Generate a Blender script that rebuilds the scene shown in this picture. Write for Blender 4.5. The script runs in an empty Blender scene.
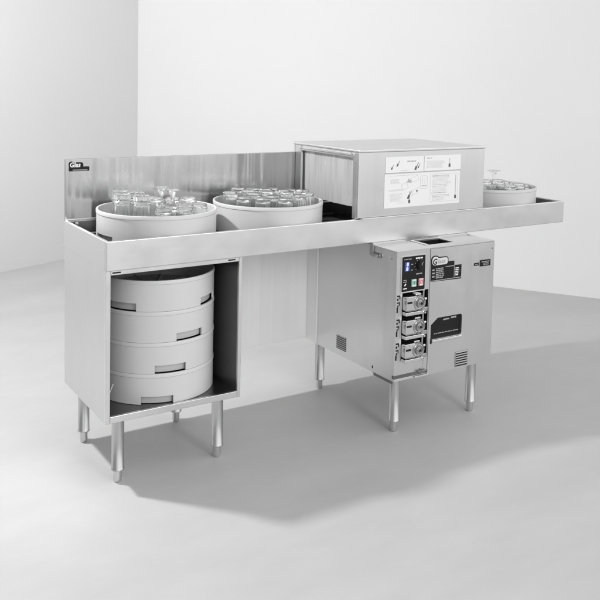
import bpy, bmesh, math, random
from mathutils import Matrix, Vector
random.seed(7)
SC = bpy.context.scene
COL = SC.collection
PI = math.pi

# ------------------------------------------------------------------ dimensions (metres)
L, D = 2.372, 0.496                       # trough length and depth
ZR, ZB, ZT = 0.900, 0.794, 1.1454         # trough rim, trough bottom, splash top
CW, CZ, CY = 0.545, 0.2413, 0.0135        # storage cabinet
H0, H1, ZH = 1.076, 1.797, 1.190          # hood
M0, M1, MF, MR = 1.168, 1.720, -0.164, 0.4054   # machine housing
MZ0, MZ1 = 0.241, 0.786
RACK_R, RACK_H, DECK = 0.233, 0.1155, 0.839

# ------------------------------------------------------------------ materials
def new_mat(name):
    m = bpy.data.materials.new(name); m.use_nodes = True
    nt = m.node_tree
    return m, nt, nt.nodes['Principled BSDF']

def plain(name, col, rough=0.5, metal=0.0, bump=0.0, bscale=300, var=0.0, vscale=6, **kw):
    m, nt, b = new_mat(name)
    c = col if isinstance(col, tuple) else (col, col, col)
    b.inputs['Base Color'].default_value = (*c, 1)
    b.inputs['Roughness'].default_value = rough
    b.inputs['Metallic'].default_value = metal
    for k, v in kw.items():
        b.inputs[k.replace('_', ' ')].default_value = v
    tc = nt.nodes.new('ShaderNodeTexCoord')
    if bump:
        n = nt.nodes.new('ShaderNodeTexNoise'); n.inputs['Scale'].default_value = bscale; n.inputs['Detail'].default_value = 4
        bp = nt.nodes.new('ShaderNodeBump'); bp.inputs['Strength'].default_value = bump; bp.inputs['Distance'].default_value = 0.002
        nt.links.new(tc.outputs['Object'], n.inputs['Vector'])
        nt.links.new(n.outputs['Fac'], bp.inputs['Height']); nt.links.new(bp.outputs['Normal'], b.inputs['Normal'])
    if var:
        n = nt.nodes.new('ShaderNodeTexNoise'); n.inputs['Scale'].default_value = vscale; n.inputs['Detail'].default_value = 6
        r = nt.nodes.new('ShaderNodeMapRange')
        r.inputs['From Min'].default_value = 0.3; r.inputs['From Max'].default_value = 0.7
        r.inputs['To Min'].default_value = 1 - var; r.inputs['To Max'].default_value = 1 + var
        mx = nt.nodes.new('ShaderNodeMix'); mx.data_type = 'RGBA'; mx.blend_type = 'MULTIPLY'
        mx.inputs[0].default_value = 1
        mx.inputs[6].default_value = (*c, 1)
        nt.links.new(tc.outputs['Object'], n.inputs['Vector'])
        nt.links.new(n.outputs['Fac'], r.inputs['Value'])
        nt.links.new(r.outputs['Result'], mx.inputs[7]); nt.links.new(mx.outputs[2], b.inputs['Base Color'])
    return m

def steel(name, col=0.62, rough=0.3, grain=(90, 90, 1.0), bump=0.05, wave=0.0, wscale=(14, 14, 0.8)):
    """brushed stainless: fine grain stretched along one axis, optional broad sheet waviness"""
    m, nt, b = new_mat(name)
    b.inputs['Base Color'].default_value = (col, col, col, 1)
    b.inputs['Metallic'].default_value = 1.0
    tc = nt.nodes.new('ShaderNodeTexCoord')
    mp = nt.nodes.new('ShaderNodeMapping'); mp.inputs['Scale'].default_value = grain
    n = nt.nodes.new('ShaderNodeTexNoise'); n.inputs['Scale'].default_value = 3.0; n.inputs['Detail'].default_value = 5
    nt.links.new(tc.outputs['Object'], mp.inputs['Vector']); nt.links.new(mp.outputs['Vector'], n.inputs['Vector'])
    r = nt.nodes.new('ShaderNodeMapRange'); r.inputs['To Min'].default_value = rough - 0.05; r.inputs['To Max'].default_value = rough + 0.07
    nt.links.new(n.outputs['Fac'], r.inputs['Value'])
    sm = nt.nodes.new('ShaderNodeTexNoise'); sm.inputs['Scale'].default_value = 5.5; sm.inputs['Detail'].default_value = 7; sm.inputs['Roughness'].default_value = 0.65
    nt.links.new(tc.outputs['Object'], sm.inputs['Vector'])           # wiped smudges change the sheen
    r2 = nt.nodes.new('ShaderNodeMapRange'); r2.inputs['From Min'].default_value = 0.35; r2.inputs['From Max'].default_value = 0.7
    r2.inputs['To Min'].default_value = -0.04; r2.inputs['To Max'].default_value = 0.07
    nt.links.new(sm.outputs['Fac'], r2.inputs['Value'])
    ad = nt.nodes.new('ShaderNodeMath'); ad.operation = 'ADD'
    nt.links.new(r.outputs['Result'], ad.inputs[0]); nt.links.new(r2.outputs['Result'], ad.inputs[1]); nt.links.new(ad.outputs[0], b.inputs['Roughness'])
    bp = nt.nodes.new('ShaderNodeBump'); bp.inputs['Strength'].default_value = bump; bp.inputs['Distance'].default_value = 0.001
    nt.links.new(n.outputs['Fac'], bp.inputs['Height'])
    last = bp.outputs['Normal']
    if wave:
        mp2 = nt.nodes.new('ShaderNodeMapping'); mp2.inputs['Scale'].default_value = wscale
        n2 = nt.nodes.new('ShaderNodeTexNoise'); n2.inputs['Scale'].default_value = 1.0; n2.inputs['Detail'].default_value = 2
        nt.links.new(tc.outputs['Object'], mp2.inputs['Vector']); nt.links.new(mp2.outputs['Vector'], n2.inputs['Vector'])
        b2 = nt.nodes.new('ShaderNodeBump'); b2.inputs['Strength'].default_value = 1.0; b2.inputs['Distance'].default_value = wave
        nt.links.new(n2.outputs['Fac'], b2.inputs['Height']); nt.links.new(last, b2.inputs['Normal'])
        last = b2.outputs['Normal']
    nt.links.new(last, b.inputs['Normal'])
    return m

STEEL   = steel('brushed_steel', 0.73, 0.33, (2.0, 2.0, 90), 0.03, 0.004, (4.5, 4.5, 4.5))
STEELV  = steel('vertical_brushed_steel', 0.60, 0.27, (120, 120, 0.8), 0.06, 0.004, (16, 16, 0.9))
STEELP  = steel('splash_steel', 0.50, 0.22, (110, 110, 0.7), 0.06, 0.010, (15, 15, 0.8))
CURT    = steel('grey_curtain_vinyl', 0.66, 0.20, (60, 60, 0.6), 0.02, 0.026, (20, 20, 1.0))
CURT.node_tree.nodes['Principled BSDF'].inputs['Metallic'].default_value = 0.40
SKIRT   = steel('satin_white_panel', 0.93, 0.34, (110, 110, 0.7), 0.015, 0.0035, (26, 26, 0.35))
SKIRT.node_tree.nodes['Principled BSDF'].inputs['Metallic'].default_value = 0.25
STEELM  = steel('housing_steel', 0.68, 0.32, (110, 110, 1.0), 0.04, 0.0035, (9, 9, 0.7))
STEELT  = plain('leg_tube_steel', 0.52, 0.20, 1.0)
CHROME  = plain('pump_metal', 0.74, 0.22, 1.0)
DULL    = plain('cast_metal', 0.45, 0.38, 1.0)
SHADEST  = steel('shade_toned_steel', 0.20, 0.34, (3, 3, 60), 0.03)  # same steel, darkened in colour for inner shade and dark reflections
DECKM   = plain('dark_conveyor_deck', 0.045, 0.32, 0.0, 0.15, 500)
BLACK   = plain('black_plastic', 0.012, 0.4, Specular_IOR_Level=0.2)
BLACKM  = plain('black_matte', 0.010, 0.6, Specular_IOR_Level=0.2)
INK     = plain('grey_ink', 0.42, 0.6)
INKP    = plain('pale_grey_ink', 0.60, 0.6)
INKD    = plain('dark_ink', 0.10, 0.6)
PAPER   = plain('white_sign_face', 0.80, 0.35)
PAPERE  = plain('sign_second_white', 0.80, 0.4)
WHITEP  = plain('white_print', 0.85, 0.5)
LOGOP   = plain('logo_plate_print', 0.62, 0.5)
GREYP   = plain('grey_print', 0.36, 0.5)
RACK    = plain('pale_grey_rack_plastic', 0.60, 0.42, 0, 0.08, 260, 0.03, 5)
RACKSHADE  = plain('rack_plastic_shaded', 0.50, 0.5, 0, 0.08, 260)  # rack plastic again, with the shade of the recesses in its colour
SCREWM  = plain('screw_metal', 0.25, 0.4, 1.0)
GREEN   = plain('green_rocker', (0.24, 0.50, 0.40), 0.3)
RED     = plain('red_rocker', (0.58, 0.22, 0.25), 0.3)
ROCKW   = plain('rocker_white', 0.75, 0.3)
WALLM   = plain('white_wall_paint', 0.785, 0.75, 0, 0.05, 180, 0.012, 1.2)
WALLSHADE   = plain('side_wall_paint_shaded', 0.585, 0.75, 0, 0.05, 180, 0.012, 1.2)  # greyer than the back wall: this wall's shade is put into the colour

def lit(name, col, st):
    m, nt, b = new_mat(name)
    b.inputs['Base Color'].default_value = (0.02, 0.02, 0.03, 1)
    b.inputs['Emission Color'].default_value = (*col, 1)
    b.inputs['Emission Strength'].default_value = st
    return m
BLUE = lit('blue_lit_display', (0.07, 0.10, 0.55), 0.35)
DIGIT = lit('lit_digits', (0.55, 0.66, 1.0), 1.25)

GLASS, _nt, _b = new_mat('clear_glass')
_b.inputs['Base Color'].default_value = (0.98, 0.985, 0.985, 1)
_b.inputs['Roughness'].default_value = 0.02
_b.inputs['IOR'].default_value = 1.5
_b.inputs['Transmission Weight'].default_value = 0.96      # small diffuse white share stands in for backlit brightness

def floor_mat():
    m, nt, b = new_mat('pale_polished_concrete')
    tc = nt.nodes.new('ShaderNodeTexCoord')
    mp = nt.nodes.new('ShaderNodeMapping'); mp.inputs['Scale'].default_value = (1.0, 2.2, 1); mp.inputs['Rotation'].default_value = (0, 0, 0.55)
    nt.links.new(tc.outputs['Object'], mp.inputs['Vector'])
    n1 = nt.nodes.new('ShaderNodeTexNoise'); n1.inputs['Scale'].default_value = 1.6; n1.inputs['Detail'].default_value = 8; n1.inputs['Roughness'].default_value = 0.6
    n2 = nt.nodes.new('ShaderNodeTexNoise'); n2.inputs['Scale'].default_value = 11; n2.inputs['Detail'].default_value = 10; n2.inputs['Roughness'].default_value = 0.7
    for n in (n1, n2): nt.links.new(mp.outputs['Vector'], n.inputs['Vector'])
    add = nt.nodes.new('ShaderNodeMath'); add.operation = 'MULTIPLY_ADD'; add.inputs[1].default_value = 0.25
    nt.links.new(n2.outputs['Fac'], add.inputs[0]); nt.links.new(n1.outputs['Fac'], add.inputs[2])
    cr = nt.nodes.new('ShaderNodeValToRGB')
    cr.color_ramp.elements[0].position = 0.42; cr.color_ramp.elements[0].color = (0.475, 0.475, 0.475, 1)
    cr.color_ramp.elements[1].position = 0.92; cr.color_ramp.elements[1].color = (0.540, 0.540, 0.540, 1)
    nt.links.new(add.outputs[0], cr.inputs['Fac']); nt.links.new(cr.outputs['Color'], b.inputs['Base Color'])
    r = nt.nodes.new('ShaderNodeMapRange'); r.inputs['To Min'].default_value = 0.42; r.inputs['To Max'].default_value = 0.62
    nt.links.new(n1.outputs['Fac'], r.inputs['Value']); nt.links.new(r.outputs['Result'], b.inputs['Roughness'])
    b.inputs['Specular IOR Level'].default_value = 0.3
    bp = nt.nodes.new('ShaderNodeBump'); bp.inputs['Strength'].default_value = 0.06; bp.inputs['Distance'].default_value = 0.002
    nt.links.new(n2.outputs['Fac'], bp.inputs['Height']); nt.links.new(bp.outputs['Normal'], b.inputs['Normal'])
    return m
FLOORM = floor_mat()

# ------------------------------------------------------------------ mesh builder
class MB:
    def __init__(self): self.bm = bmesh.new(); self.mats = []
    def mi(self, m):
        if m not in self.mats: self.mats.append(m)
        return self.mats.index(m)
    def _merge(self, b2, m, smooth=False, mat=None):
        i = self.mi(m)
        if smooth:
            b2.normal_update()
            bmesh.ops.split_edges(b2, edges=[e for e in b2.edges if len(e.link_faces) == 2 and e.calc_face_angle(0) > 0.65])
        for f in b2.faces: f.material_index = i; f.smooth = smooth
        if mat is not None: b2.transform(mat)
        me = bpy.data.meshes.new('tmp'); b2.to_mesh(me); b2.free()
        self.bm.from_mesh(me); bpy.data.meshes.remove(me)
    def box(self, x0, x1, y0, y1, z0, z1, m, bev=0.0, mat=None, seg=2):
        b = bmesh.new()
        bmesh.ops.create_cube(b, size=1)
        b.transform(Matrix.Translation(((x0+x1)/2, (y0+y1)/2, (z0+z1)/2)) @ Matrix.Diagonal((x1-x0, y1-y0, z1-z0, 1)))
        if bev: bmesh.ops.bevel(b, geom=b.edges[:], offset=bev, segments=seg, profile=0.5, affect='EDGES')
        self._merge(b, m, False, mat); return self
    def lathe(self, prof, m, seg=32, c=(0, 0, 0), axis='Z', closed=False, mat=None):
        """prof = [(r, h)...] from start to end"""
        b = bmesh.new(); rings = []
        for r, h in prof:
            if r < 1e-6: rings.append([b.verts.new((0, 0, h))])
            else: rings.append([b.verts.new((r*math.cos(2*PI*k/seg), r*math.sin(2*PI*k/seg), h)) for k in range(seg)])
        pairs = list(zip(rings[:-1], rings[1:]))
        if closed: pairs.append((rings[-1], rings[0]))
        for A, B in pairs:
            for k in range(seg):
                a0, a1 = A[k % len(A)], A[(k+1) % len(A)]; b0, b1 = B[k % len(B)], B[(k+1) % len(B)]
                vs = []
                for v in (a0, a1, b1, b0):
                    if v not in vs: vs.append(v)
                if len(vs) > 2: b.faces.new(vs)
        bmesh.ops.recalc_face_normals(b, faces=b.faces[:])
        M = Matrix.Translation(c)
        if axis == 'Y': M = M @ Matrix.Rotation(PI/2, 4, 'X')      # +h -> -y
        if axis == 'X': M = M @ Matrix.Rotation(PI/2, 4, 'Y')
        if mat is not None: M = mat @ M
        self._merge(b, m, True, M); return self
    def tube(self, pts, r, m, seg=10, cap=True):
        b = bmesh.new(); rings = []
        P = [Vector(p) for p in pts]
        for i, p in enumerate(P):
            t = (P[min(i+1, len(P)-1)] - P[max(i-1, 0)]).normalized()
            u = t.cross(Vector((0, 0, 1)))
            if u.length < 1e-3: u = t.cross(Vector((1, 0, 0)))
            u.normalize(); w = t.cross(u)
            rings.append([b.verts.new(p + r*(u*math.cos(2*PI*k/seg) + w*math.sin(2*PI*k/seg))) for k in range(seg)])
        for A, B in zip(rings[:-1], rings[1:]):
            for k in range(seg): b.faces.new((A[k], A[(k+1) % seg], B[(k+1) % seg], B[k]))
        if cap: b.faces.new(rings[0][::-1]); b.faces.new(rings[-1])
        bmesh.ops.recalc_face_normals(b, faces=b.faces[:])
        self._merge(b, m, True); return self
    def prism(self, poly, y0, y1, m, mat=None, bev=0):
        """poly in x,z extruded along y"""
        b = bmesh.new()
        A = [b.verts.new((x, y0, z)) for x, z in poly]; B = [b.verts.new((x, y1, z)) for x, z in poly]
        n = len(poly)
        b.faces.new(A); b.faces.new(B[::-1])
        for k in range(n): b.faces.new((A[k], B[k], B[(k+1) % n], A[(k+1) % n]))
        bmesh.ops.recalc_face_normals(b, faces=b.faces[:])
        if bev: bmesh.ops.bevel(b, geom=b.edges[:], offset=bev, segments=1, affect='EDGES')
        self._merge(b, m, False, mat); return self
    def frame(self, axis, X, HX, pos, m):
        """plate with one rectangular hole; X=(u0,u1,v0,v1) outer, HX hole, pos=(w0,w1) along the normal axis"""
        u0, u1, v0, v1 = X; a0, a1, b0, b1 = HX
        def bb(p0, p1, q0, q1):
            if axis == 'Y': self.box(p0, p1, pos[0], pos[1], q0, q1, m)
            elif axis == 'Z': self.box(p0, p1, q0, q1, pos[0], pos[1], m)
            else: self.box(pos[0], pos[1], p0, p1, q0, q1, m)
        bb(u0, a0, v0, v1); bb(a1, u1, v0, v1); bb(a0, a1, v0, b0); bb(a0, a1, b1, v1); return self
    def text(self, s, x, z, y, size, m, shear=0.0, bold=0.0, align='LEFT', sx=1.0, depth=0.0004):
        cu = bpy.data.curves.new('t', 'FONT'); cu.body = s; cu.size = size; cu.shear = shear; cu.offset = bold
        cu.align_x = align; cu.extrude = depth; cu.resolution_u = 3
        o = bpy.data.objects.new('t', cu); COL.objects.link(o)
        dg = bpy.context.evaluated_depsgraph_get(); dg.update()
        me = bpy.data.meshes.new_from_object(o.evaluated_get(dg))
        b = bmesh.new(); b.from_mesh(me)
        bpy.data.objects.remove(o); bpy.data.curves.remove(cu); bpy.data.meshes.remove(me)
        b.transform(Matrix.Translation((x, y, z)) @ Matrix.Rotation(PI/2, 4, 'X') @ Matrix.Diagonal((sx, 1, 1, 1)))
        self._merge(b, m); return self
    def build(self, name, parent=None, loc=None, label=None, autosmooth=True):
        me = bpy.data.meshes.new(name); self.bm.to_mesh(me); self.bm.free()
        for m in self.mats: me.materials.append(m)
        o = bpy.data.objects.new(name, me); COL.objects.link(o)
        if parent: o.parent = parent
        if loc: o.location = loc
        if label: o['label'] = label
        return o

def tag(o, label, cat, group=None):
    o['label'] = label; o['category'] = cat
    if group: o['group'] = group
    return o
def empty(name, loc, label, cat, group=None):
    o = bpy.data.objects.new(name, None); COL.objects.link(o); o.location = loc; o.empty_display_size = 0.1
    return tag(o, label, cat, group)
def copy_tree(o, parent=None):
    c = o.copy(); COL.objects.link(c); c.parent = parent
    for ch in list(o.children): copy_tree(ch, c)
    return c
def rrect(x0, x1, z0, z1, r, n=4):
    P = []
    for cx, cz, a0 in ((x1-r, z1-r, 0), (x0+r, z1-r, 90), (x0+r, z0+r, 180), (x1-r, z0+r, 270)):
        for k in range(n+1):
            a = math.radians(a0 + 90*k/n); P.append((cx + r*math.cos(a), cz + r*math.sin(a)))
    return P

# ------------------------------------------------------------------ setting
def sheet(name, corners, m):
    me = bpy.data.meshes.new(name); me.from_pydata(corners, [], [tuple(range(len(corners)))]); me.materials.append(m)
    o = bpy.data.objects.new(name, me); COL.objects.link(o); o['kind'] = 'structure'; return o
sheet('floor', [(-9, -9, 0), (12, -9, 0), (12, 9, 0), (-9, 9, 0)], FLOORM)
def wall(name, a, b, h, th, m):
    a = Vector(a); b = Vector(b); d = (b - a); n = Vector((-d.y, d.x)).normalized()*th
    mb = MB(); bm = bmesh.new()
    q = [a, b, b + n, a + n]
    lo = [bm.verts.new((v.x, v.y, -0.02)) for v in q]; hi = [bm.verts.new((v.x, v.y, h)) for v in q]
    bm.faces.new(lo[::-1]); bm.faces.new(hi)
    for k in range(4): bm.faces.new((lo[k], lo[(k+1) % 4], hi[(k+1) % 4], hi[k]))
    bmesh.ops.recalc_face_normals(bm, faces=bm.faces[:])
    mb._merge(bm, m); o = mb.build(name); o['kind'] = 'structure'; return o
CORNER = Vector((1.75, 4.15))
dl = Vector((-0.563, -0.243)).normalized(); dr = Vector((1.94, -2.95)).normalized()
wall('side_wall', CORNER + dl*5.6, CORNER, 3.1, 0.12, WALLSHADE)
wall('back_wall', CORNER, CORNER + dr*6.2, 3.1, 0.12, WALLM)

# ------------------------------------------------------------------ the glass washer
W = empty('glass_washer', (0, 0, 0), 'long stainless steel pass-through glass washer with hood, drain trough, storage cabinet and control box', 'glass washer')

# trough
t = MB(); e = 0.014
t.box(0, L, 0, e, ZB, ZR, STEEL, 0.003)
t.build('front_apron', W)
t = MB(); t.box(0, e, e + .0005, D, ZB, ZR - .0005, STEELM, 0.0025); t.build('end_panel', W)
t = MB(); t.box(L - e, L, e + .0005, D, ZB, ZR - .0005, STEELM, 0.0025); t.build('end_panel', W)
t = MB()
t.box(e + .0005, L - e - .0005, D - e, D - .0005, ZB, ZR - .001, STEELM)
t.box(e + .0005, L - e - .0005, e + .0005, D - e - .0005, ZB, ZB + 0.012, SHADEST)
t.build('trough_pan', W)
t = MB()
ip = 0.002
t.box(e + .001, L - e - .001, e + .001, e + .001 + ip, DECK + .001, ZR - 0.006, SHADEST)
t.box(e + .001, L - e - .001, D - e - .001 - ip, D - e - .001, DECK + .001, ZR - 0.006, SHADEST)
t.box(e + .001, e + .001 + ip, e + .004, D - e - .004, DECK + .001, ZR - 0.006, SHADEST)
t.box(L - e - .001 - ip, L - e - .001, e + .004, D - e - .004, DECK + .001, ZR - 0.006, SHADEST)
t.build('trough_shade_lining', W)  # thin sheets that carry the trough's inner darkness as colour
t = MB()
t.box(e + .001, L - e - .001, e + .0008, D - e - .0008, DECK - 0.012, DECK, DECKM)
k = 0
x = 0.03
while x < L - 0.04:                              # links of the conveyor belt
    t.box(x, x + 0.022, 0.05, 0.44, DECK + .0004, DECK + 0.004, DECKM, 0.001); x += 0.0265
t.build('conveyor_belt', W)
t = MB(); t.box(e + .004, H0 + .2, 0.452, 0.464, DECK + .004, DECK + .013, STEEL, 0.002)
t.build('guide_rail', W)
# small bolt inside rear-left corner
t = MB(); t.lathe([(0, 0.006), (0.007, 0.005), (0.008, 0)], CHROME, 12, (0.045, D - e - .004, ZR - 0.012), 'Y'); t.build('bolt', W)

# backsplash
t = MB()
t.box(0, H0 - .001, D - e, D, ZR, ZT, STEELP, 0.0018)
t.box(.0, H0 - .001, D - e - .004, D - e - .0002, ZR - .001, ZR + .006, STEEL, 0.0015)
bs = t.build('backsplash', W)
t = MB()
t.prism(rrect(0.016, 0.098, 1.0965, 1.1145, 0.003), D - e - .0022, D - e - .0002, BLACK)
t.prism(rrect(0.0165, 0.074, 1.110, 1.132, 0.010), D - e - .0020, D - e - .0001, BLACK)
t.prism(rrect(0.0155, 0.036, 1.109, 1.136, 0.010), D - e - .0024, D - e - .0003, BLACK)
t.prism(rrect(0.030, 0.090, 1.0995, 1.1030, 0.0015), D - e - .0028, D - e - .0021, GREYP)
t.text('Glas', 0.0175, 1.1135, D - e - .003, 0.026, WHITEP, 0.12, 0.0007, sx=0.95)
t.text('TM', 0.077, 1.118, D - e - .0012, 0.008, WHITEP)
t.build('maker_badge', bs)

# hood
y0 = -0.010
t = MB()
t.box(H0, H1, y0, y0 + .012, ZR + .006, ZH - .0095, STEELM, 0.0015)
hf = t.build('hood_front_panel', W)
t = MB(); t.box(H0 - .004, H1 + .004, y0 - .004, D + .004, ZH - .009, ZH + .002, STEEL, 0.003)
t.build('hood_lid', W)
t = MB(); t.box(H0, H1, D - .012, D, ZR + .001, ZH - .0095, STEELM); t.build('hood_rear_panel', W)
t = MB(); t.box(H0 + .02, H1 + .004, y0 - .012, y0 + .012, ZR + .0005, ZR + .0055, STEEL, 0.0015); t.build('drip_flange', W)
for hx, s in ((H0, 1), (H1, -1)):
    a, b = sorted((hx, hx + s*.012))
    t = MB()
    t.box(a, b, D - .062, D - .0125, ZR + .001, ZH - .0095, STEELM, 0.0015)
    t.box(a, b, y0 + .0125, y0 + .04, ZR + .001, ZH - .0095, STEELM, 0.0015)
    t.box(a, b, y0 + .0405, D - .0625, ZH - .034, ZH - .0095, STEELM, 0.0015)
    fr = t.build('entry_frame', W)
    t = MB()
    x2 = hx + s*.012
    t.box(min(hx - s*.004, hx + s*.003), max(hx - s*.004, hx + s*.003), y0 + .03, D - .05, ZH - .026, ZH - .014, STEEL, 0.002)
    t.build('curtain_rod', fr)
    for yy in (D - .070, y0 + .046):
        t = MB(); t.lathe([(0, .004), (.005, .0035), (.006, 0)], SCREWM, 12, (hx - s*.005, yy, ZH - .018), 'X', mat=None)
        t.build('screw', fr)
# curtains: hanging wavy strips
for hx, s in ((H0 + .022, 1), (H1 - .022, -1)):
    bm = bmesh.new(); ny, nz = 120, 10; rows = []
    rnd = random.Random(5)
    ph = [rnd.uniform(0, 6.28) for _ in range(6)]
    for j in range(nz + 1):
        z = 0.946 + (ZH - .032 - .946)*j/nz; row = []
        hang = 1 - j/nz
        for i in range(ny + 1):
            y = y0 + .022 + (D - .05 - y0 - .022)*i/ny
            d = 0.0009*math.sin(y*70 + ph[0]) + 0.0006*math.sin(y*135 + ph[1]) + .002*math.sin(y*31 + ph[2] + hang)
            row.append(bm.verts.new((hx + s*d*(0.5 + 0.8*hang), y, z)))
        rows.append(row)
    for A, B in zip(rows[:-1], rows[1:]):
        for i in range(ny): bm.faces.new((A[i], A[i+1], B[i+1], B[i]))
    bm.normal_update(); bmesh.ops.solidify(bm, geom=bm.faces[:], thickness=0.0018)
    t = MB(); t._merge(bm, CURT, True); t.build('splash_curtain', W)
# instruction sign on the hood
t = MB(); ys = y0 - .0014
def lines(t, x0, x1, z0, z1, n, m, y, h=0.0018, rag=0.35, seed=1):
    r = random.Random(seed)
    for i in range(n):
        z = z1 - (z1 - z0)*i/max(1, n-1)
        xe = x1 - (x1 - x0)*rag*r.random(); x = x0
        while x < xe - .002:
            w = min(r.uniform(.006, .02), xe - x)
            t.box(x, x + w, y - .0003, y, z - h/2, z + h/2, m); x += w + .0025
def figure(t, x, z, s, y):
    """small drawing of a hand tilting a bottle"""
    t.prism([(x, z), (x + .3*s, z + .55*s), (x + .55*s, z + .4*s), (x + .35*s, z - .1*s)], y - .0004, y, INKD)
    t.prism([(x + .4*s, z + .55*s), (x + .75*s, z + 1.05*s), (x + .9*s, z + .95*s), (x + .6*s, z + .45*s)], y - .0004, y, INK)
def bottle(t, x, z, h, y, hb=.016):
    t.prism(rrect(x - .0055, x + .0055, z, z + hb, .003), y - .0004, y, INKD)
    t.box(x - .0016, x + .0016, y - .0004, y, z + hb + .0003, z + h, INK)
t.prism(rrect(1.216, 1.648, 1.0905, 1.158, .004), ys, y0 - .0002, PAPER)
t.box(1.429, 1.4325, ys - .0003, ys - .0001, 1.092, 1.157, INK)
t.box(1.216, 1.648, ys - .0005, ys + .0006, 1.0868, 1.0893, INK)
lines(t, 1.335, 1.385, 1.137, 1.137, 1, INK, ys, .005, 0)
figure(t, 1.245, 1.105, .020, ys); figure(t, 1.275, 1.118, .022, ys); figure(t, 1.375, 1.100, .030, ys); figure(t, 1.393, 1.106, .018, ys)
lines(t, 1.30, 1.34, 1.098, 1.098, 1, INKP, ys, .003, .1)
lines(t, 1.447, 1.475, 1.147, 1.147, 1, INK, ys, .004, 0)
lines(t, 1.447, 1.555, 1.104, 1.133, 8, INKP, ys, .0021, .2, 3)
bottle(t, 1.580, 1.103, .040, ys)
t.build('rinse_notice', hf)
t = MB()
t.prism(rrect(1.213, 1.645, .939, 1.0845, .004), ys, y0 - .0002, PAPER)
lines(t, 1.232, 1.405, 1.0765, 1.0765, 1, INKP, ys, .002, 0, 4)
lines(t, 1.245, 1.305, 1.044, 1.060, 5, INKP, ys, .0022, .3, 5)
lines(t, 1.236, 1.320, 1.012, 1.016, 2, INKP, ys, .0024, .1, 6)
lines(t, 1.245, 1.320, .966, .998, 8, INKP, ys, .0022, .35, 7)
lines(t, 1.285, 1.325, .958, .958, 1, INKP, ys, .0022, .0, 8)
# line drawings: tilted glass outlines, hand, dispenser
def outline(t, pts, w, m, y):
    for (xa, za), (xb, zb) in zip(pts, pts[1:] + pts[:1]):
        d = Vector((xb - xa, zb - za)); n = Vector((-d.y, d.x)).normalized()*w/2
        t.prism([(xa + n.x, za + n.y), (xb + n.x, zb + n.y), (xb - n.x, zb - n.y), (xa - n.x, za - n.y)], y - .0003, y, m)
outline(t, [(1.305, 1.035), (1.335, 1.046), (1.345, 1.022), (1.315, 1.012)], .0018, INKP, ys)
outline(t, [(1.355, 1.06), (1.395, 1.074), (1.402, 1.055), (1.368, 1.045)], .0018, INKP, ys)
t.prism([(1.336, 1.045), (1.345, 1.062), (1.352, 1.055), (1.36, 1.056), (1.362, 1.043)], ys - .0004, ys, INK)
figure(t, 1.338, .975, .032, ys); bottle(t, 1.352, .954, .052, ys)
outline(t, [(1.365, .985), (1.398, 1.000), (1.402, 1.02), (1.372, 1.010)], .0018, INKP, ys)
t.box(1.390, 1.397, ys - .0004, ys, 1.002, 1.010, INKD)
outline(t, rrect(1.412, 1.452, 1.015, 1.07, .006, 3), .0020, INKP, ys)
t.box(1.424, 1.4265, ys - .0003, ys, 1.035, 1.062, INKP); t.box(1.437, 1.4395, ys - .0003, ys, 1.035, 1.062, INKP)
lines(t, 1.420, 1.446, 1.026, 1.026, 1, INK, ys, .004, 0)
outline(t, [(1.470, .951), (1.634, .951), (1.634, 1.075), (1.470, 1.075)], .0016, INKP, ys)
lines(t, 1.482, 1.590, 1.064, 1.068, 2, INK, ys, .0022, .15, 11)
lines(t, 1.482, 1.596, 1.033, 1.059, 6, INKP, ys, .0021, .2, 12)
lines(t, 1.482, 1.580, 1.020, 1.027, 2, INK, ys, .0022, .15, 13)
lines(t, 1.482, 1.570, .998, 1.013, 4, INKP, ys, .0021, .2, 14)
lines(t, 1.475, 1.578, .991, .991, 1, INK, ys, .003, .1, 15)
lines(t, 1.482, 1.585, .974, .981, 2, INK, ys, .0022, .1, 16)
lines(t, 1.482, 1.570, .956, .969, 4, INKP, ys, .0021, .3, 17)
bottle(t, 1.620, .960, .108, ys)
t.build('operating_instructions', hf)

# storage cabinet (sides, back, base, flanges)
t = MB()
p = 0.0025
t.box(0.004, 0.014, CY + .0005, D, CZ, ZB - .0015, STEELM)
t.box(CW - .010, CW, CY + .0005, D, CZ, ZB - .0015, STEELM)
t.box(0.0145, CW - .0105, D - .010, D - .0005, CZ + .02, ZB - .0015, SHADEST)
t.box(0.0145, CW - .0105, CY + .013, D - .0105, CZ + .002, CZ + .021, SHADEST)
t.box(0.0142, 0.0165, CY + .013, D - .0105, CZ + .0215, ZB - .0175, SHADEST)
t.box(CW - .0125, CW - .0102, CY + .013, D - .0105, CZ + .0215, ZB - .0175, SHADEST)
t.box(0.0145, CW - .0105, CY + .013, D - .0105, ZB - .004, ZB - .002, SHADEST)
cab = t.build('storage_cabinet', W)
t = MB()
t.box(0.002, 0.0205, CY - .0015, CY + .012, CZ, ZB - .0015, STEEL, 0.0015)
t.box(CW - .0125, CW + .001, CY - .0015, CY + .012, CZ, ZB - .0015, STEEL, 0.0015)
t.box(0.021, CW - .013, CY - .0015, CY + .012, CZ, CZ + .0245, STEEL, 0.0015)
t.box(0.021, CW - .013, CY - .0015, CY + .012, ZB - .0175, ZB - .0015, STEEL, 0.0015)
fr = t.build('opening_frame', cab)
for sx in (0.042, CW - .045):
    t = MB(); t.prism(rrect(sx - .016, sx + .016, ZB - .0115, ZB - .0065, .0024), CY - .0022, CY - .0008, BLACKM); t.build('slot', fr)
t = MB(); t.lathe([(0, .002), (.0035, .0018), (.004, 0)], SCREWM, 12, (0.0042, 0.055, ZB - .045), 'X', mat=None); t.build('screw', cab)
t = MB(); t.tube([(0.019, CY + .02, .335), (0.024, CY + .012, .350), (0.032, CY + .006, .378), (.034, CY + .006, .384)], .0022, CHROME, 8); t.build('door_clip', cab)

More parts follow.
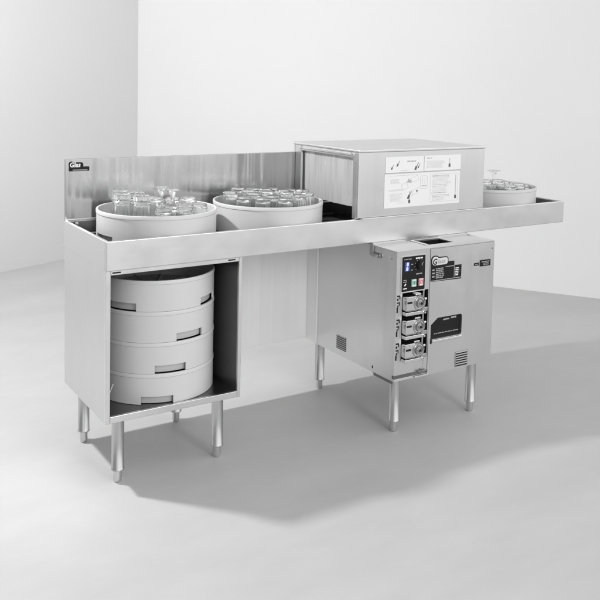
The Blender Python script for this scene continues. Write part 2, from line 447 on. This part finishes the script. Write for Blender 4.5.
def leg(x, y, ztop, parent, zs=0.05):
    s = MB()
    s.lathe([(0, ztop), (.0225, ztop), (.0225, zs + .004), (.0240, zs + .002), (.0245, zs - .004), (.0215, zs - .006), (0, zs - .006)], STEELT, 32)
    o = s.build('leg', parent, (x, y, 0))
    f = MB()
    f.lathe([(0, zs - .0055), (.0155, zs - .0055), (.0155, .010), (.0148, .006), (.0125, .001), (0, .001)], STEELM, 28)
    f.build('foot', o)
    return o
for lx in (.068, .472):
    for ly in (.061, .448): leg(lx, ly, CZ - .0005, cab)

# machine housing
t = MB(); yc = MF + .0005                          # left column stands a little back from the door
x1c = 1.3465
t.box(M0, M0 + .004, yc + .012, MR, MZ0 + .001, MZ1 - .0045, STEELM)
t.box(M1 - .004, M1, MF + .012, MR, MZ0 + .001, MZ1 - .0045, STEELM)
t.box(M0 + .0045, M1 - .0045, MR - .004, MR - .0002, MZ0 + .001, MZ1 - .0045, STEELM)
t.box(M0 + .0045, M1 - .0045, yc + .0125, MR - .0045, MZ0 + .002, MZ0 + .006, SHADEST)
t.frame('Z', (M0 - .001, M1 + .001, MF - .001, MR), (1.386, 1.525, -.108, -.018), (MZ1 - .004, MZ1), STEELM)
t.box(1.38, 1.53, -.114, -.012, MZ1 - .06, MZ1 - .055, BLACKM)
t.box(1.38, 1.3855, -.114, -.012, MZ1 - .0545, MZ1 - .0045, BLACKM); t.box(1.5255, 1.53, -.114, -.012, MZ1 - .0545, MZ1 - .0045, BLACKM)
t.box(1.386, 1.525, -.0175, -.012, MZ1 - .0545, MZ1 - .0045, BLACKM); t.box(1.386, 1.525, -.114, -.1085, MZ1 - .0545, MZ1 - .0045, BLACKM)
hs = t.build('machine_housing', W)
t = MB(); t.box(M0 + .003, M1 - .003, .003, MR - .002, MZ1 + .0003, ZB - .0008, STEELM); t.build('mounting_plate', W)
t = MB(); t.box(CW + .001, M0 - .0065, D - .006, D - .0005, .250, ZB - .0012, SKIRT, .0015); t.build('rear_skirt', W)
t = MB(); t.box(1.367, 1.547, -.0165, -.006, MZ1 + .0003, MZ1 + .0045, STEEL, .001); t.box(1.367, 1.3845, -.108, -.017, MZ1 + .0003, MZ1 + .0022, STEEL, .0008)
t.build('hatch_flange', hs)
t = MB(); t.box(M0 - .006, M1 + .002, MR + .0005, D + .02, MZ0 + .004, ZB - .0015, SKIRT, .003); t.build('rear_cover', hs)

# front column: frame with recess
t = MB()
t.frame('Y', (M0, x1c, MZ0 + .026, MZ1 - .0045), (1.201, 1.3425, .328, .612), (yc, yc + .012), STEELM)
t.box(M0 + .001, x1c, yc + .002, yc + .010, MZ0 + .012, MZ0 + .0255, SHADEST)
t.box(M0, x1c, yc - .003, yc + .012, MZ0 + .001, MZ0 + .0115, STEEL, .001)
t.box(1.185, 1.345, yc + .055, yc + .06, .31, .62, BLACKM)
t.box(1.196, 1.2005, yc + .0125, yc + .0545, .328, .612, BLACKM); t.box(1.343, 1.3445, yc + .0125, yc + .0545, .328, .612, BLACKM)
t.box(1.201, 1.3425, yc + .0125, yc + .0545, .6125, .616, BLACKM); t.box(1.201, 1.3425, yc + .0125, yc + .0545, .322, .3275, BLACKM)
t.box(1.270, x1c - .004, yc - .014, yc - .0035, MZ0 + .004, MZ0 + .011, STEEL, .001)
t.box(1.290, 1.338, yc - .016, yc - .004, MZ0 + .0245, MZ0 + .029, SCREWM, .001)
t.tube([(1.312, yc - .006, .275), (1.312, yc - .006, .262)], .0025, SCREWM, 8)
# vertical lettering beside the pumps
for c in (.562, .462, .362):
    for k, (dx, dz, w, h) in enumerate(((.0, .038, .016, .006), (.0, .024, .007, .009), (.0, .010, .015, .005), (.002, -.004, .006, .008), (-.001, -.020, .007, .022), (.012, .031, .005, .012), (.011, .003, .004, .010))):
        t.box(1.174 + dx, 1.174 + dx + w, yc - .0006, yc - .0001, c + dz - h/2, c + dz + h/2, BLACKM)
t.box(1.322, 1.326, yc - .0006, yc - .0001, .28, .318, GREYP)
colm = t.build('front_column', hs)

def pump(c):
    r = bpy.data.objects.new('dosing_pump', None); COL.objects.link(r); r.parent = hs; r.location = (0, 0, c)
    yb = yc - .002
    t = MB()
    t.prism(rrect(1.203, 1.262, -.031, .031, .008), yb - .026, yb + .050, CHROME, bev=.002)
    t.box(1.2025, 1.300, yb - .026, yb + .04, -.048, -.0335, CHROME, .002)
    t.box(1.207, 1.250, yb - .0295, yb - .0263, -.0285, -.0255, SCREWM)
    t.box(1.301, 1.330, yb - .012, yb + .03, -.044, -.026, DULL, .003)
    t.build('pump_body', r)
    t = MB(); t.prism(rrect(1.207, 1.232, .003, .0105, .001), yb - .0278, yb - .0263, BLACKM); t.build('slot', r)
    t = MB(); cx = 1.272; y = yb
    t.lathe([(0, .038), (.007, .038), (.009, .036), (.0095, .032), (.014, .031), (.0165, .036), (.019, .0365), (.0200, .032), (.0205, .024), (.026, .023), (.028, .029), (.0305, .029), (.032, .024), (.032, -.03), (0, -.03)], DULL, 36, (cx, y, .001), 'Y')
    t.lathe([(0, .0405), (.0055, .040), (.006, .0382)], BLACKM, 20, (cx, y, .001), 'Y')
    t.build('pump_head', r)
    t = MB()
    t.lathe([(.0215, .0243), (.0215, .0270), (.0255, .0270), (.0255, .0243)], CHROME, 36, (cx, y, .001), 'Y', closed=True)
    t.build('clamp_ring', r)
    t = MB()
    t.tube([(cx + .026, yb - .016, .010), (cx + .042, yb - .018, .013)], .0055, CHROME, 12)
    t.box(cx - .022, cx + .008, yb - .026, yb - .004, .0335, .041, CHROME, .002)
    t.tube([(cx + .040, yb - .002, .044), (cx + .040, yb + .000, -.045)], .0045, DULL, 10)
    t.lathe([(0, .010), (.0045, .010), (.005, .004), (.0065, .003), (.0065, 0)], CHROME, 14, (cx + .024, yb - .026, -.040), 'Y')
    t.build('hose_fitting', r)
    return r
pp = pump(.567)
for c in (.468, .369):
    q = copy_tree(pp, hs); q.location = (0, 0, c)

# control panel
t = MB(); yp = yc - .003
t.prism(rrect(1.189, 1.3235, .610, .7655, .004), yp + .001, yc - .0002, STEEL, bev=.0006)
t.prism(rrect(1.195, 1.318, .616, .7605, .003), yp, yp + .0008, BLACK)
lines(t, 1.203, 1.246, .750, .750, 1, GREYP, yp, .0035, 0, 31)
lines(t, 1.266, 1.303, .750, .750, 1, WHITEP, yp, .006, 0, 32)
lines(t, 1.241, 1.252, .703, .727, 2, GREYP, yp, .003, 0, 33)
lines(t, 1.270, 1.302, .684, .684, 1, GREYP, yp, .005, 0, 34)
lines(t, 1.202, 1.222, .656, .663, 2, GREYP, yp, .003, 0, 35)
lines(t, 1.202, 1.222, .628, .628, 1, WHITEP, yp, .004, 0, 36)
t.prism([(1.206, .641), (1.214, .650), (1.218, .646), (1.211, .639)], yp - .0004, yp, WHITEP)
for k in range(9):
    a = math.radians(-40 + 260*k/8)
    t.box(1.286 + .0245*math.cos(a) - .0015, 1.286 + .0245*math.cos(a) + .0015, yp - .0004, yp, .7195 + .0245*math.sin(a) - .0012, .7195 + .0245*math.sin(a) + .0012, GREYP)
cp = t.build('control_panel', hs)
t = MB(); t.prism(rrect(1.207, 1.234, .700, .739, .002), yp - .0012, yp - .0001, BLUE)
t.text('8', 1.221, .722, yp - .0018, .021, DIGIT, .05, .0006, 'CENTER', 1.15); t.text('8', 1.219, .703, yp - .0018, .021, DIGIT, .05, .0006, 'CENTER', 1.15)
t.build('digital_display', cp)
t = MB(); t.lathe([(0, .016), (.013, .016), (.0155, .013), (.017, 0)], BLACK, 28, (1.286, yp - .0001, .7195), 'Y')
t.box(1.2845, 1.2875, yp - .0178, yp - .0162, .722, .734, GREYP); t.build('dial_knob', cp)
for (xa, m, nm) in ((1.243, GREEN, 'rocker_switch'), (1.281, RED, 'rocker_switch')):
    t = MB()
    t.prism(rrect(xa, xa + .026, .633, .6645, .002), yp - .005, yp - .0001, m, bev=.001)
    if m is GREEN:
        t.box(xa + .003, xa + .024, yp - .0058, yp - .0051, .658, .663, ROCKW); t.box(xa + .003, xa + .024, yp - .0058, yp - .0051, .634, .6405, ROCKW)
        t.box(xa + .012, xa + .015, yp - .0058, yp - .0051, .645, .655, INKD)
    else:
        t.box(xa + .003, xa + .024, yp - .0058, yp - .0051, .659, .663, ROCKW); t.box(xa + .006, xa + .022, yp - .0058, yp - .0051, .634, .641, ROCKW)
        t.prism([(xa + .008, .655), (xa + .011, .656), (xa + .019, .645), (xa + .016, .644)], yp - .0058, yp - .0051, ROCKW)
    o = t.build(nm, cp); o['label'] = 'green rocker switch' if m is GREEN else 'red rocker switch'

# door
yd = MF - .0015
t = MB()
wx0, wx1, wz0, wz1 = 1.360, 1.538, .391, .481
t.box(1.3475, wx0, yd, MF + .011, MZ0 + .001, MZ1 - .005, STEELM); t.box(wx1, M1 + .001, yd, MF + .011, MZ0 + .001, MZ1 - .005, STEELM)
t.box(wx0, wx1, yd, MF + .011, MZ0 + .001, wz0, STEELM); t.box(wx0, wx1, yd, MF + .011, wz1, MZ1 - .005, STEELM)
dr_ = t.build('front_door', hs)
t = MB(); P = rrect(wx0 + .001, wx1 - .001, wz0 + .001, wz1 - .001, .008)
t.box(wx0 + .0003, wx1 - .0003, yd + .012, yd + .014, wz0 + .0003, wz1 - .0003, BLACK)
for (a, b) in (((1.44, .468), (1.475, .462)), ((1.485, .472), (1.515, .464))): t.box(a[0], b[0], yd + .0112, yd + .0119, b[1], a[1], GREYP)
lines(t, 1.39, 1.53, .409, .409, 1, GREYP, yd + .0119, .0035, 0, 41)
t.prism([(wx0 + .0005, .452), (wx0 + .0005, wz1 - .0005), (1.400, wz1 - .0005)], yd + .002, yd + .0112, STEELM)
# corner fillets of the opening
for cx, sx in ((wx1, -1),):
    for cz, sz in ((wz1, -1), (wz0, 1)):
        pts = [(cx, cz)]
        for k in range(6):
            a = k/5*PI/2; r = .010
            pts.append((cx + sx*(r - r*math.sin(a)), cz + sz*(r - r*math.cos(a))))
        t.prism(pts, yd + .0002, yd + .010, STEELM)
t.build('inspection_window', dr_)
t = MB(); t.box(1.366, 1.536, yd - .0075, yd - .0005, wz0 - .014, wz0 - .002, STEEL, .003); t.box(1.361, 1.3655, yd - .003, yd - .0004, wz0 - .018, wz0 + .003, BLACKM); t.build('door_pull', dr_)
# badge
t = MB(); yb = yd - .0016
t.prism([(1.351, .641), (1.524, .637), (1.524, .699), (1.482, .6995), (1.482, .719), (1.440, .7195), (1.351, .7205)], yb, yd - .0002, BLACK)
t.prism(rrect(1.351, 1.396, .706, .7505, .018, 6), yb - .0002, yd - .0003, BLACK); t.prism(rrect(1.376, 1.447, .706, .743, .014, 5), yb - .0004, yd - .0004, BLACK)
t.prism(rrect(1.355, 1.392, .7095, .7465, .0155, 6), yb - .0010, yb - .0003, LOGOP); t.prism(rrect(1.372, 1.443, .7095, .739, .011, 5), yb - .0008, yb - .0005, LOGOP)
t.text('G', 1.3565, .7135, yb - .0014, .034, BLACK, .15, .0008); t.text('lass', 1.386, .7165, yb - .0012, .024, GREYP, .15, .0003, sx=1.22)
lines(t, 1.357, 1.372, .662, .690, 3, GREYP, yb, .006, .2, 51)
lines(t, 1.378, 1.425, .655, .694, 6, GREYP, yb, .0045, .12, 52)
t.box(1.352, 1.523, yb - .0004, yb - .0001, .6425, .6455, GREYP); t.box(1.432, 1.481, yb - .0004, yb - .0001, .6965, .6995, GREYP)
t.box(1.481, 1.4835, yb - .0004, yb - .0001, .647, .697, GREYP)
lines(t, 1.489, 1.512, .656, .686, 5, WHITEP, yb, .004, .15, 53)
t.build('maker_badge', dr_)
t = MB(); t.prism(rrect(1.600, 1.6285, .683, .6955, .002), yd - .0012, yd - .0002, BLACK)
t.box(1.605, 1.624, yd - .0015, yd - .0012, .688, .690, GREYP); t.build('tag_plate', dr_)
t = MB(); t.prism(rrect(1.634, 1.698, .677, .705, .002), yd - .0012, yd - .0002, BLACK)
lines(t, 1.644, 1.692, .697, .697, 1, GREYP, yd - .0012, .004, 0, 61); lines(t, 1.655, 1.690, .684, .690, 2, GREYP, yd - .0012, .003, .1, 62); t.build('tag_plate', dr_)
# vents
t = MB(); t.prism(rrect(1.503, 1.581, .248, .316, .002), yd - .001, yd - .0002, DULL)
for k in range(6):
    z = .306 - k*.0105
    t.box(1.509, 1.575, yd - .0016, yd - .0011, z - .0028, z + .0028, BLACKM)
    t.box(1.507, 1.577, yd - .004, yd - .0008, z + .0032, z + .0062, STEEL, .0006)
t.build('vent_grille', dr_)
t = MB()
for k in range(7):
    z = .3275 - k*.009
    t.box(M0 - .0008, M0 - .0001, .174, .247, z - .0028, z + .0022, BLACKM)
    t.box(M0 - .004, M0 - .0006, .173, .248, z + .0024, z + .0044, STEELM, .0005)
t.build('vent_grille', hs)
# bracket under the trough
t = MB()
t.box(M0 - .007, M0 - .0005, -.012, .014, .742, ZB - .001, DULL, .002); t.box(M0 - .0072, M0 - .0007, -.060, .010, .738, .757, DULL, .004)
br_ = t.build('support_bracket', hs)
t = MB(); t.lathe([(0, .006), (.006, .005), (.0075, 0)], CHROME, 16, (M0 - .0135, -.047, .748), 'X'); t.build('bolt', br_)
t = MB(); t.prism(rrect(-.0035, .0035, -.006, .006, .003), 0, .0006, BLACKM, Matrix.Translation((M0 - .0002, -.020, .263)) @ Matrix.Rotation(-PI/2, 4, 'Z')); t.build('keyhole', hs)
t = MB(); t.box(M0 + .0005, M0 + .006, -.150, -.03, MZ0 - .012, MZ0 + .0005, SHADEST, .001)
t.tube([(M0 - .002, -.024, MZ0 - .004), (M0 + .012, -.024, MZ0 - .004)], .007, CHROME, 12); t.build('leg_bracket', hs)
t = MB(); t.lathe([(0, .0015), (.003, .001), (.0035, 0)], SCREWM, 10, (M0 - .0012, -.13, .75), 'X'); t.build('screw', hs)
t = MB(); t.lathe([(0, .0015), (.003, .001), (.0035, 0)], SCREWM, 10, (M1 - .012, yd - .0001, .752), 'Y'); t.build('screw', dr_)
for lx, ly in ((1.2274, -.1), (1.6677, -.1), (1.2274, .465), (1.6677, .465)):
    leg(lx, ly, MZ0 - .0002 if ly < .3 else MZ0 + .003, hs)

# ------------------------------------------------------------------ glass racks
def rack_mesh(name, R, H, notches, filled=False):
    """round plastic rack: double-lipped shell with rectangular hand holes at the bottom edge"""
    seg = 144; th = .006
    b = bmesh.new()
    hz = [0, .030, H - .016, H - .0135, H - .0025, H]
    ro = [R - .0019, R - .0019, R - .0019, R, R, R - .0015]
    def cut(k): 
        a = 360.0*(k + .5)/seg
        return any(abs((a - n + 180) % 360 - 180) < 15 for n in notches)
    V = [[b.verts.new((r*math.cos(2*PI*k/seg), r*math.sin(2*PI*k/seg), z)) for k in range(seg)] for r, z in zip(ro, hz)]
    I = [[b.verts.new((r*math.cos(2*PI*k/seg), r*math.sin(2*PI*k/seg), z)) for k in range(seg)] for r, z in zip([R - .003 - th]*5 + [R - .001 - th], hz)]
    for j in range(5):
        for k in range(seg):
            if j == 0 and cut(k): continue
            k2 = (k+1) % seg
            b.faces.new((V[j][k], V[j][k2], V[j+1][k2], V[j+1][k])); b.faces.new((I[j][k2], I[j][k], I[j+1][k], I[j+1][k2]))
    for k in range(seg):
        k2 = (k+1) % seg
        b.faces.new((V[5][k], V[5][k2], I[5][k2], I[5][k]))
        j = 1 if cut(k) else 0
        b.faces.new((V[j][k2], V[j][k], I[j][k], I[j][k2]))
        if cut(k) != cut((k-1) % seg):
            b.faces.new((V[0][k], V[1][k], I[1][k], I[0][k]))
    bmesh.ops.recalc_face_normals(b, faces=b.faces[:])
    t = MB(); i = t.mi(RACK)
    for f in b.faces: f.material_index = i; f.smooth = True
    me = bpy.data.meshes.new('x'); b.to_mesh(me); b.free(); t.bm.from_mesh(me); bpy.data.meshes.remove(me)
    # sharpen by splitting hard edges
    es = [e for e in t.bm.edges if len(e.link_faces) == 2 and e.calc_face_angle(0) > 0.6]
    bmesh.ops.split_edges(t.bm, edges=es)
    return t
def make_rack(loc, notches, label, group):
    r = empty('glass_rack', loc, label, 'glass rack', group)
    rack_mesh('w', RACK_R, RACK_H, notches).build('rack_shell', r)
    t = MB()
    t.lathe([(0, .030), (RACK_R - .032, .030), (RACK_R - .0115, .030), (RACK_R - .0115, .034), (0, .034)], RACKSHADE, 72, (0, 0, 0))
    for n in notches:                            # inner pocket behind each hand hole
        a0, a1 = math.radians(n - 16.5), math.radians(n + 16.5)
        bb = bmesh.new(); vs = []
        for k in range(13):
            a = a0 + (a1 - a0)*k/12; rr = RACK_R - .0175
            vs.append((bb.verts.new((rr*math.cos(a), rr*math.sin(a), .001)), bb.verts.new((rr*math.cos(a), rr*math.sin(a), .0298))))
        for A, B in zip(vs[:-1], vs[1:]): bb.faces.new((A[0], B[0], B[1], A[1]))
        bb.normal_update(); bmesh.ops.solidify(bb, geom=bb.faces[:], thickness=.002)
        t._merge(bb, RACKSHADE, False)
    t.build('rack_floor', r)
    t = MB()
    for a in range(0, 180, 30):                  # divider fins of the floor grid
        t.box(-RACK_R + .013, RACK_R - .013, -.0012, .0012, .0345, .040, RACK, mat=Matrix.Rotation(math.radians(a), 4, 'Z'))
    t.build('rack_divider', r)
    return r
GR = 'round glass racks on the trough'
GS = 'round glass racks stacked in the cabinet'
BX = [0.292, 0.795, 2.098]
BY = 0.248
zr = DECK + .0145
make_rack((BX[0], BY, zr), [188, 68, 308], 'round pale rack at the badge end of the trough, holding two stemmed glasses and tumblers', GR)
make_rack((BX[1], BY, zr), [150, 30, 90], 'round pale rack packed with tumblers, standing beside the curtained side of the hood', GR)
make_rack((BX[2], BY, zr), [60, 180, 300], 'round rack of glasses on the far end of the trough past the hood', GR)
names = ['lowest round rack in the cabinet stack, standing on the cabinet floor', 'second rack up from the cabinet floor in the stack of four',
         'third rack up in the cabinet stack, just under the topmost one', 'topmost round rack of the stack inside the open cabinet, two hand holes showing']
cz0 = CZ + .0225
for k, nn in enumerate(([249], [262], [283], [310, 215])):
    nn = nn + ([(nn[0] + 120) % 360, (nn[0] + 240) % 360] if k < 3 else [80])
    make_rack((.292, BY + .013, cz0 + k*(RACK_H + .0012)), nn, names[k], GS)

# ------------------------------------------------------------------ glasses
def tumbler_mesh(r0, r1, h, th=.0028, facets=0):
    """upside-down tumbler: mouth at z=0, thick base on top"""
    t = MB(); bs_ = .016
    prof = [(0, h - bs_), (r0 - th - .004, h - bs_), (r0 - th, h - bs_ - .004), ((r0 + r1)/2 - th, h*.5), (r1 - th, .002), (r1 - th*.5, 0), (r1, .002), ((r0 + r1)/2, h*.5), (r0, h - .004), (r0 - .004, h), (r0 - .010, h - .0005), (0, h - .0025)]
    seg = 32
    t.lathe(prof, GLASS, seg)
    if facets:
        for v in t.bm.verts:
            rr = math.hypot(v.co.x, v.co.y)
            if rr > r0*.75 and v.co.z < h*.93:
                a = math.atan2(v.co.y, v.co.x); s = 1 + .035*math.cos(a*facets)
                v.co.x *= s; v.co.y *= s
    return t
def flute_mesh():
    """heavy fluted beer glass standing on its mouth: solid petalled base on top, collar, fluted sides"""
    t = MB(); H = .128
    prof = [(0, H - .030), (.020, H - .031), (.0265, H - .036), (.0285, .050), (.0325, .002), (.0342, 0), (.0358, .002), (.0330, .050), (.0322, H - .040), (.0355, H - .036), (.0358, H - .030), (.0330, H - .026), (.0285, H - .022), (.0300, H - .008), (.0295, H - .002), (.0270, H), (.0200, H - .002), (0, H - .005)]
    t.lathe(prof, GLASS, 60)
    for v in t.bm.verts:
        rr = math.hypot(v.co.x, v.co.y)
        if rr > .0295 and v.co.z < H - .041 or (v.co.z > H - .024 and rr > .019):
            a = math.atan2(v.co.y, v.co.x); q = 1 + (.075 if v.co.z > H - .024 else .045)*math.cos(a*10)
            v.co.x *= q; v.co.y *= q
    return t
def stem_mesh(rb, hb, hs_, rf):
    """upside-down stemmed glass: bowl rim at 0, foot on top"""
    t = MB(); th = .0022; H = hb + hs_
    prof = [(0, hb - .006), (rb*.35, hb - .010), (rb*.75, hb*.72), (rb - th, hb*.35), (rb*.9 - th, .002), (rb*.9 - th/2, 0), (rb*.9, .002), (rb, hb*.35), (rb*.78, hb*.75), (rb*.4, hb - .004), (.010, hb + .004), (.0075, hb + .015), (.008, H - .030), (.0125, H - .015), (rf*.55, H - .0065), (rf, H - .003), (rf + .0005, H), (rf*.6, H - .0005), (0, H - .001)]
    t.lathe(prof, GLASS, 40); return t
def mug_mesh():
    t = tumbler_mesh(.033, .036, .112)
    pts = []
    for k in range(11):
        a = -PI/2 + PI*k/10
        pts.append((.034 + .026*math.cos(a), 0, .060 + .028*math.sin(a)))
    t.tube(pts, .0045, GLASS, 10); return t
PROTO = {}
def put(kind, x, y, z, rot, label, group):
    if kind not in PROTO:
        t = {'tall': lambda: flute_mesh(), 'short': lambda: tumbler_mesh(.031, .0355, .093, .0036, 12), 'mid': lambda: tumbler_mesh(.030, .0355, .101, .0036, 10),
             'goblet': lambda: stem_mesh(.034, .072, .066, .033), 'coupe': lambda: stem_mesh(.033, .068, .060, .027), 'low': lambda: tumbler_mesh(.031, .0345, .083, .0034, 12), 'squat': lambda: tumbler_mesh(.031, .035, .069, .0034, 12), 'mug': mug_mesh}[kind]()
        o = t.build({'goblet': 'stemmed_glass', 'coupe': 'stemmed_glass', 'mug': 'handled_glass'}.get(kind, 'tumbler_glass')); PROTO[kind] = o
    else:
        o = PROTO[kind].copy(); COL.objects.link(o)
    o.location = (x, y, z); o.rotation_euler = (0, 0, rot)
    tag(o, label, 'glass', group); return o
gz = zr + .0505
GLASSES = []
def fill(idx, items, group):
    rnd = random.Random(100 + idx)
    for kind, dx, dy, lab in items:
        put(kind, BX[idx] + dx, BY + dy, gz, rnd.uniform(0, 6.28), lab, group)
A = 'glasses in the rack at the badge end'
TU = 'low clear upside-down tumbler barely clearing the rim of the rack at the badge end'
fill(0, [
    ('tall', -.150, -.020, 'fluted upside-down tumbler nearest the outer edge of the first rack'),
    ('tall', -.098, -.085, 'fluted upside-down tumbler in the front of the tall cluster in the first rack'),
    ('tall', -.085, .000, 'fluted upside-down tumbler in the first rack, standing nearest the stemmed glasses'), ('tall', -.125, .065, 'fluted upside-down tumbler at the back of the tall cluster, nearest the splash panel'),
    ('mug', -.030, -.045, 'upside-down glass mug with a handle beside the stemmed glasses'),
    ('goblet', .030, .030, 'tall upside-down stemmed glass with the widest foot in the air'),
    ('coupe', .070, .010, 'shorter upside-down stemmed glass right beside the taller one'),
    ('low', .010, -.115, TU), ('low', .080, -.090, TU), ('low', -.045, -.165, TU), ('low', .045, -.165, TU), ('low', .140, -.085, TU),
    ('short', .145, .020, 'upside-down tumbler alone at the hood side of the first rack'),
    ('low', .110, .100, TU), ('low', .030, .130, TU), ('low', -.050, .130, TU)], A)
B = 'glasses in the packed rack beside the hood'
pts = []
for ring, (n, rad) in enumerate(((1, 0), (6, .082), (12, .162))):
    for k in range(n):
        a = 2*PI*k/n + ring*.2
        pts.append((rad*math.cos(a), rad*math.sin(a), ring))
rb = random.Random(3)
items = []
for i, (dx, dy, ring) in enumerate(pts):
    kd = 'short' if dy < -.06 and dx < .02 else ('mid' if ring < 2 or rb.random() < .6 else 'short')
    dx += rb.uniform(-.005, .005); dy += rb.uniform(-.005, .005)
    items.append((kd, dx, dy, 'upside-down clear tumbler packed in among the others in the rack beside the hood'))
fill(1, items, B)
Cg = 'glasses in the far rack past the hood'
TC = 'upside-down clear tumbler in the far rack past the hood'
TS = 'squat clear tumbler sunk to the rim level in the far rack past the hood'
fill(2, [('goblet', .010, -.020, 'upside-down stemmed glass with its foot in the air, in the far rack past the hood'),
         ('mid', -.035, -.095, 'taller upside-down tumbler just in front of the stemmed glass in the far rack'), ('mid', -.110, -.080, TC), ('low', .040, -.060, TC), ('squat', .110, -.040, TS), ('squat', .150, .040, TS),
         ('squat', .085, .045, TS), ('squat', .020, .085, TS), ('low', .050, -.150, TC), ('squat', .120, -.115, TS), ('low', -.03, -.172, TC)], Cg)

# ------------------------------------------------------------------ light
WORLD, LAMP = (0.38, 1.30), 208
w = bpy.data.worlds.new('World'); SC.world = w; w.use_nodes = True
nt = w.node_tree; bg = nt.nodes['Background']; bg.inputs['Color'].default_value = (1, 1, 1, 1)
tc = nt.nodes.new('ShaderNodeTexCoord'); vm = nt.nodes.new('ShaderNodeVectorMath'); vm.operation = 'DOT_PRODUCT'
vm.inputs[1].default_value = (0.46, -0.86, 0.22)                    # the studio is brightest in front of the machine
mr = nt.nodes.new('ShaderNodeMapRange'); mr.interpolation_type = 'SMOOTHSTEP'
mr.inputs['From Min'].default_value = 0.0; mr.inputs['From Max'].default_value = 1.0
mr.inputs['To Min'].default_value = WORLD[0]; mr.inputs['To Max'].default_value = WORLD[1]
nt.links.new(tc.outputs['Generated'], vm.inputs[0]); nt.links.new(vm.outputs['Value'], mr.inputs['Value']); nt.links.new(mr.outputs['Result'], bg.inputs['Strength'])
ld = bpy.data.lights.new('studio_lamp', 'POINT'); ld.energy = LAMP; ld.shadow_soft_size = 0.07; ld.color = (1, 1, 1)
lo = bpy.data.objects.new('studio_lamp', ld); COL.objects.link(lo); lo.location = (-.77, .88, 2.42)

# unseen area lamp, added for glass glints and brighter front faces
la = bpy.data.lights.new('added_front_lamp', 'AREA'); la.shape = 'RECTANGLE'; la.size = 0.9; la.size_y = 1.5; la.energy = 44
so = bpy.data.objects.new('added_front_lamp', la); COL.objects.link(so); so.location = (0.9, -4.3, 2.5)
so.rotation_euler = (Vector((1.2, 0.2, 0.7)) - Vector(so.location)).to_track_quat('-Z', 'Y').to_euler()

# ------------------------------------------------------------------ camera
cd = bpy.data.cameras.new('camera'); cam = bpy.data.objects.new('camera', cd); COL.objects.link(cam); SC.camera = cam
cd.sensor_width = 36; cd.lens = 829.18/600*36; cd.shift_y = -(300 - 138.15)/600; cd.clip_end = 100; cd.clip_start = .05
R, U, F = Vector((0.84235, -0.53854, 0.02064)), Vector((0.01928, 0.06838, 0.99747)), Vector((0.53859, 0.83982, -0.06798))
M = Matrix(((R.x, U.x, -F.x, -0.9786), (R.y, U.y, -F.y, -2.7579), (R.z, U.z, -F.z, 1.4701), (0, 0, 0, 1)))
cam.matrix_world = M

SC.view_settings.view_transform = 'Standard'; SC.view_settings.look = 'None'; SC.view_settings.exposure = 0.10; SC.view_settings.gamma = 1
SC.render.engine = 'CYCLES'
cy = SC.cycles; cy.use_denoising = True; cy.max_bounces = 14; cy.transmission_bounces = 12; cy.glossy_bounces = 6; cy.transparent_max_bounces = 12; cy.diffuse_bounces = 5
cy.sample_clamp_indirect = 4; cy.caustics_reflective = True; cy.caustics_refractive = True; cy.blur_glossy = 0.5
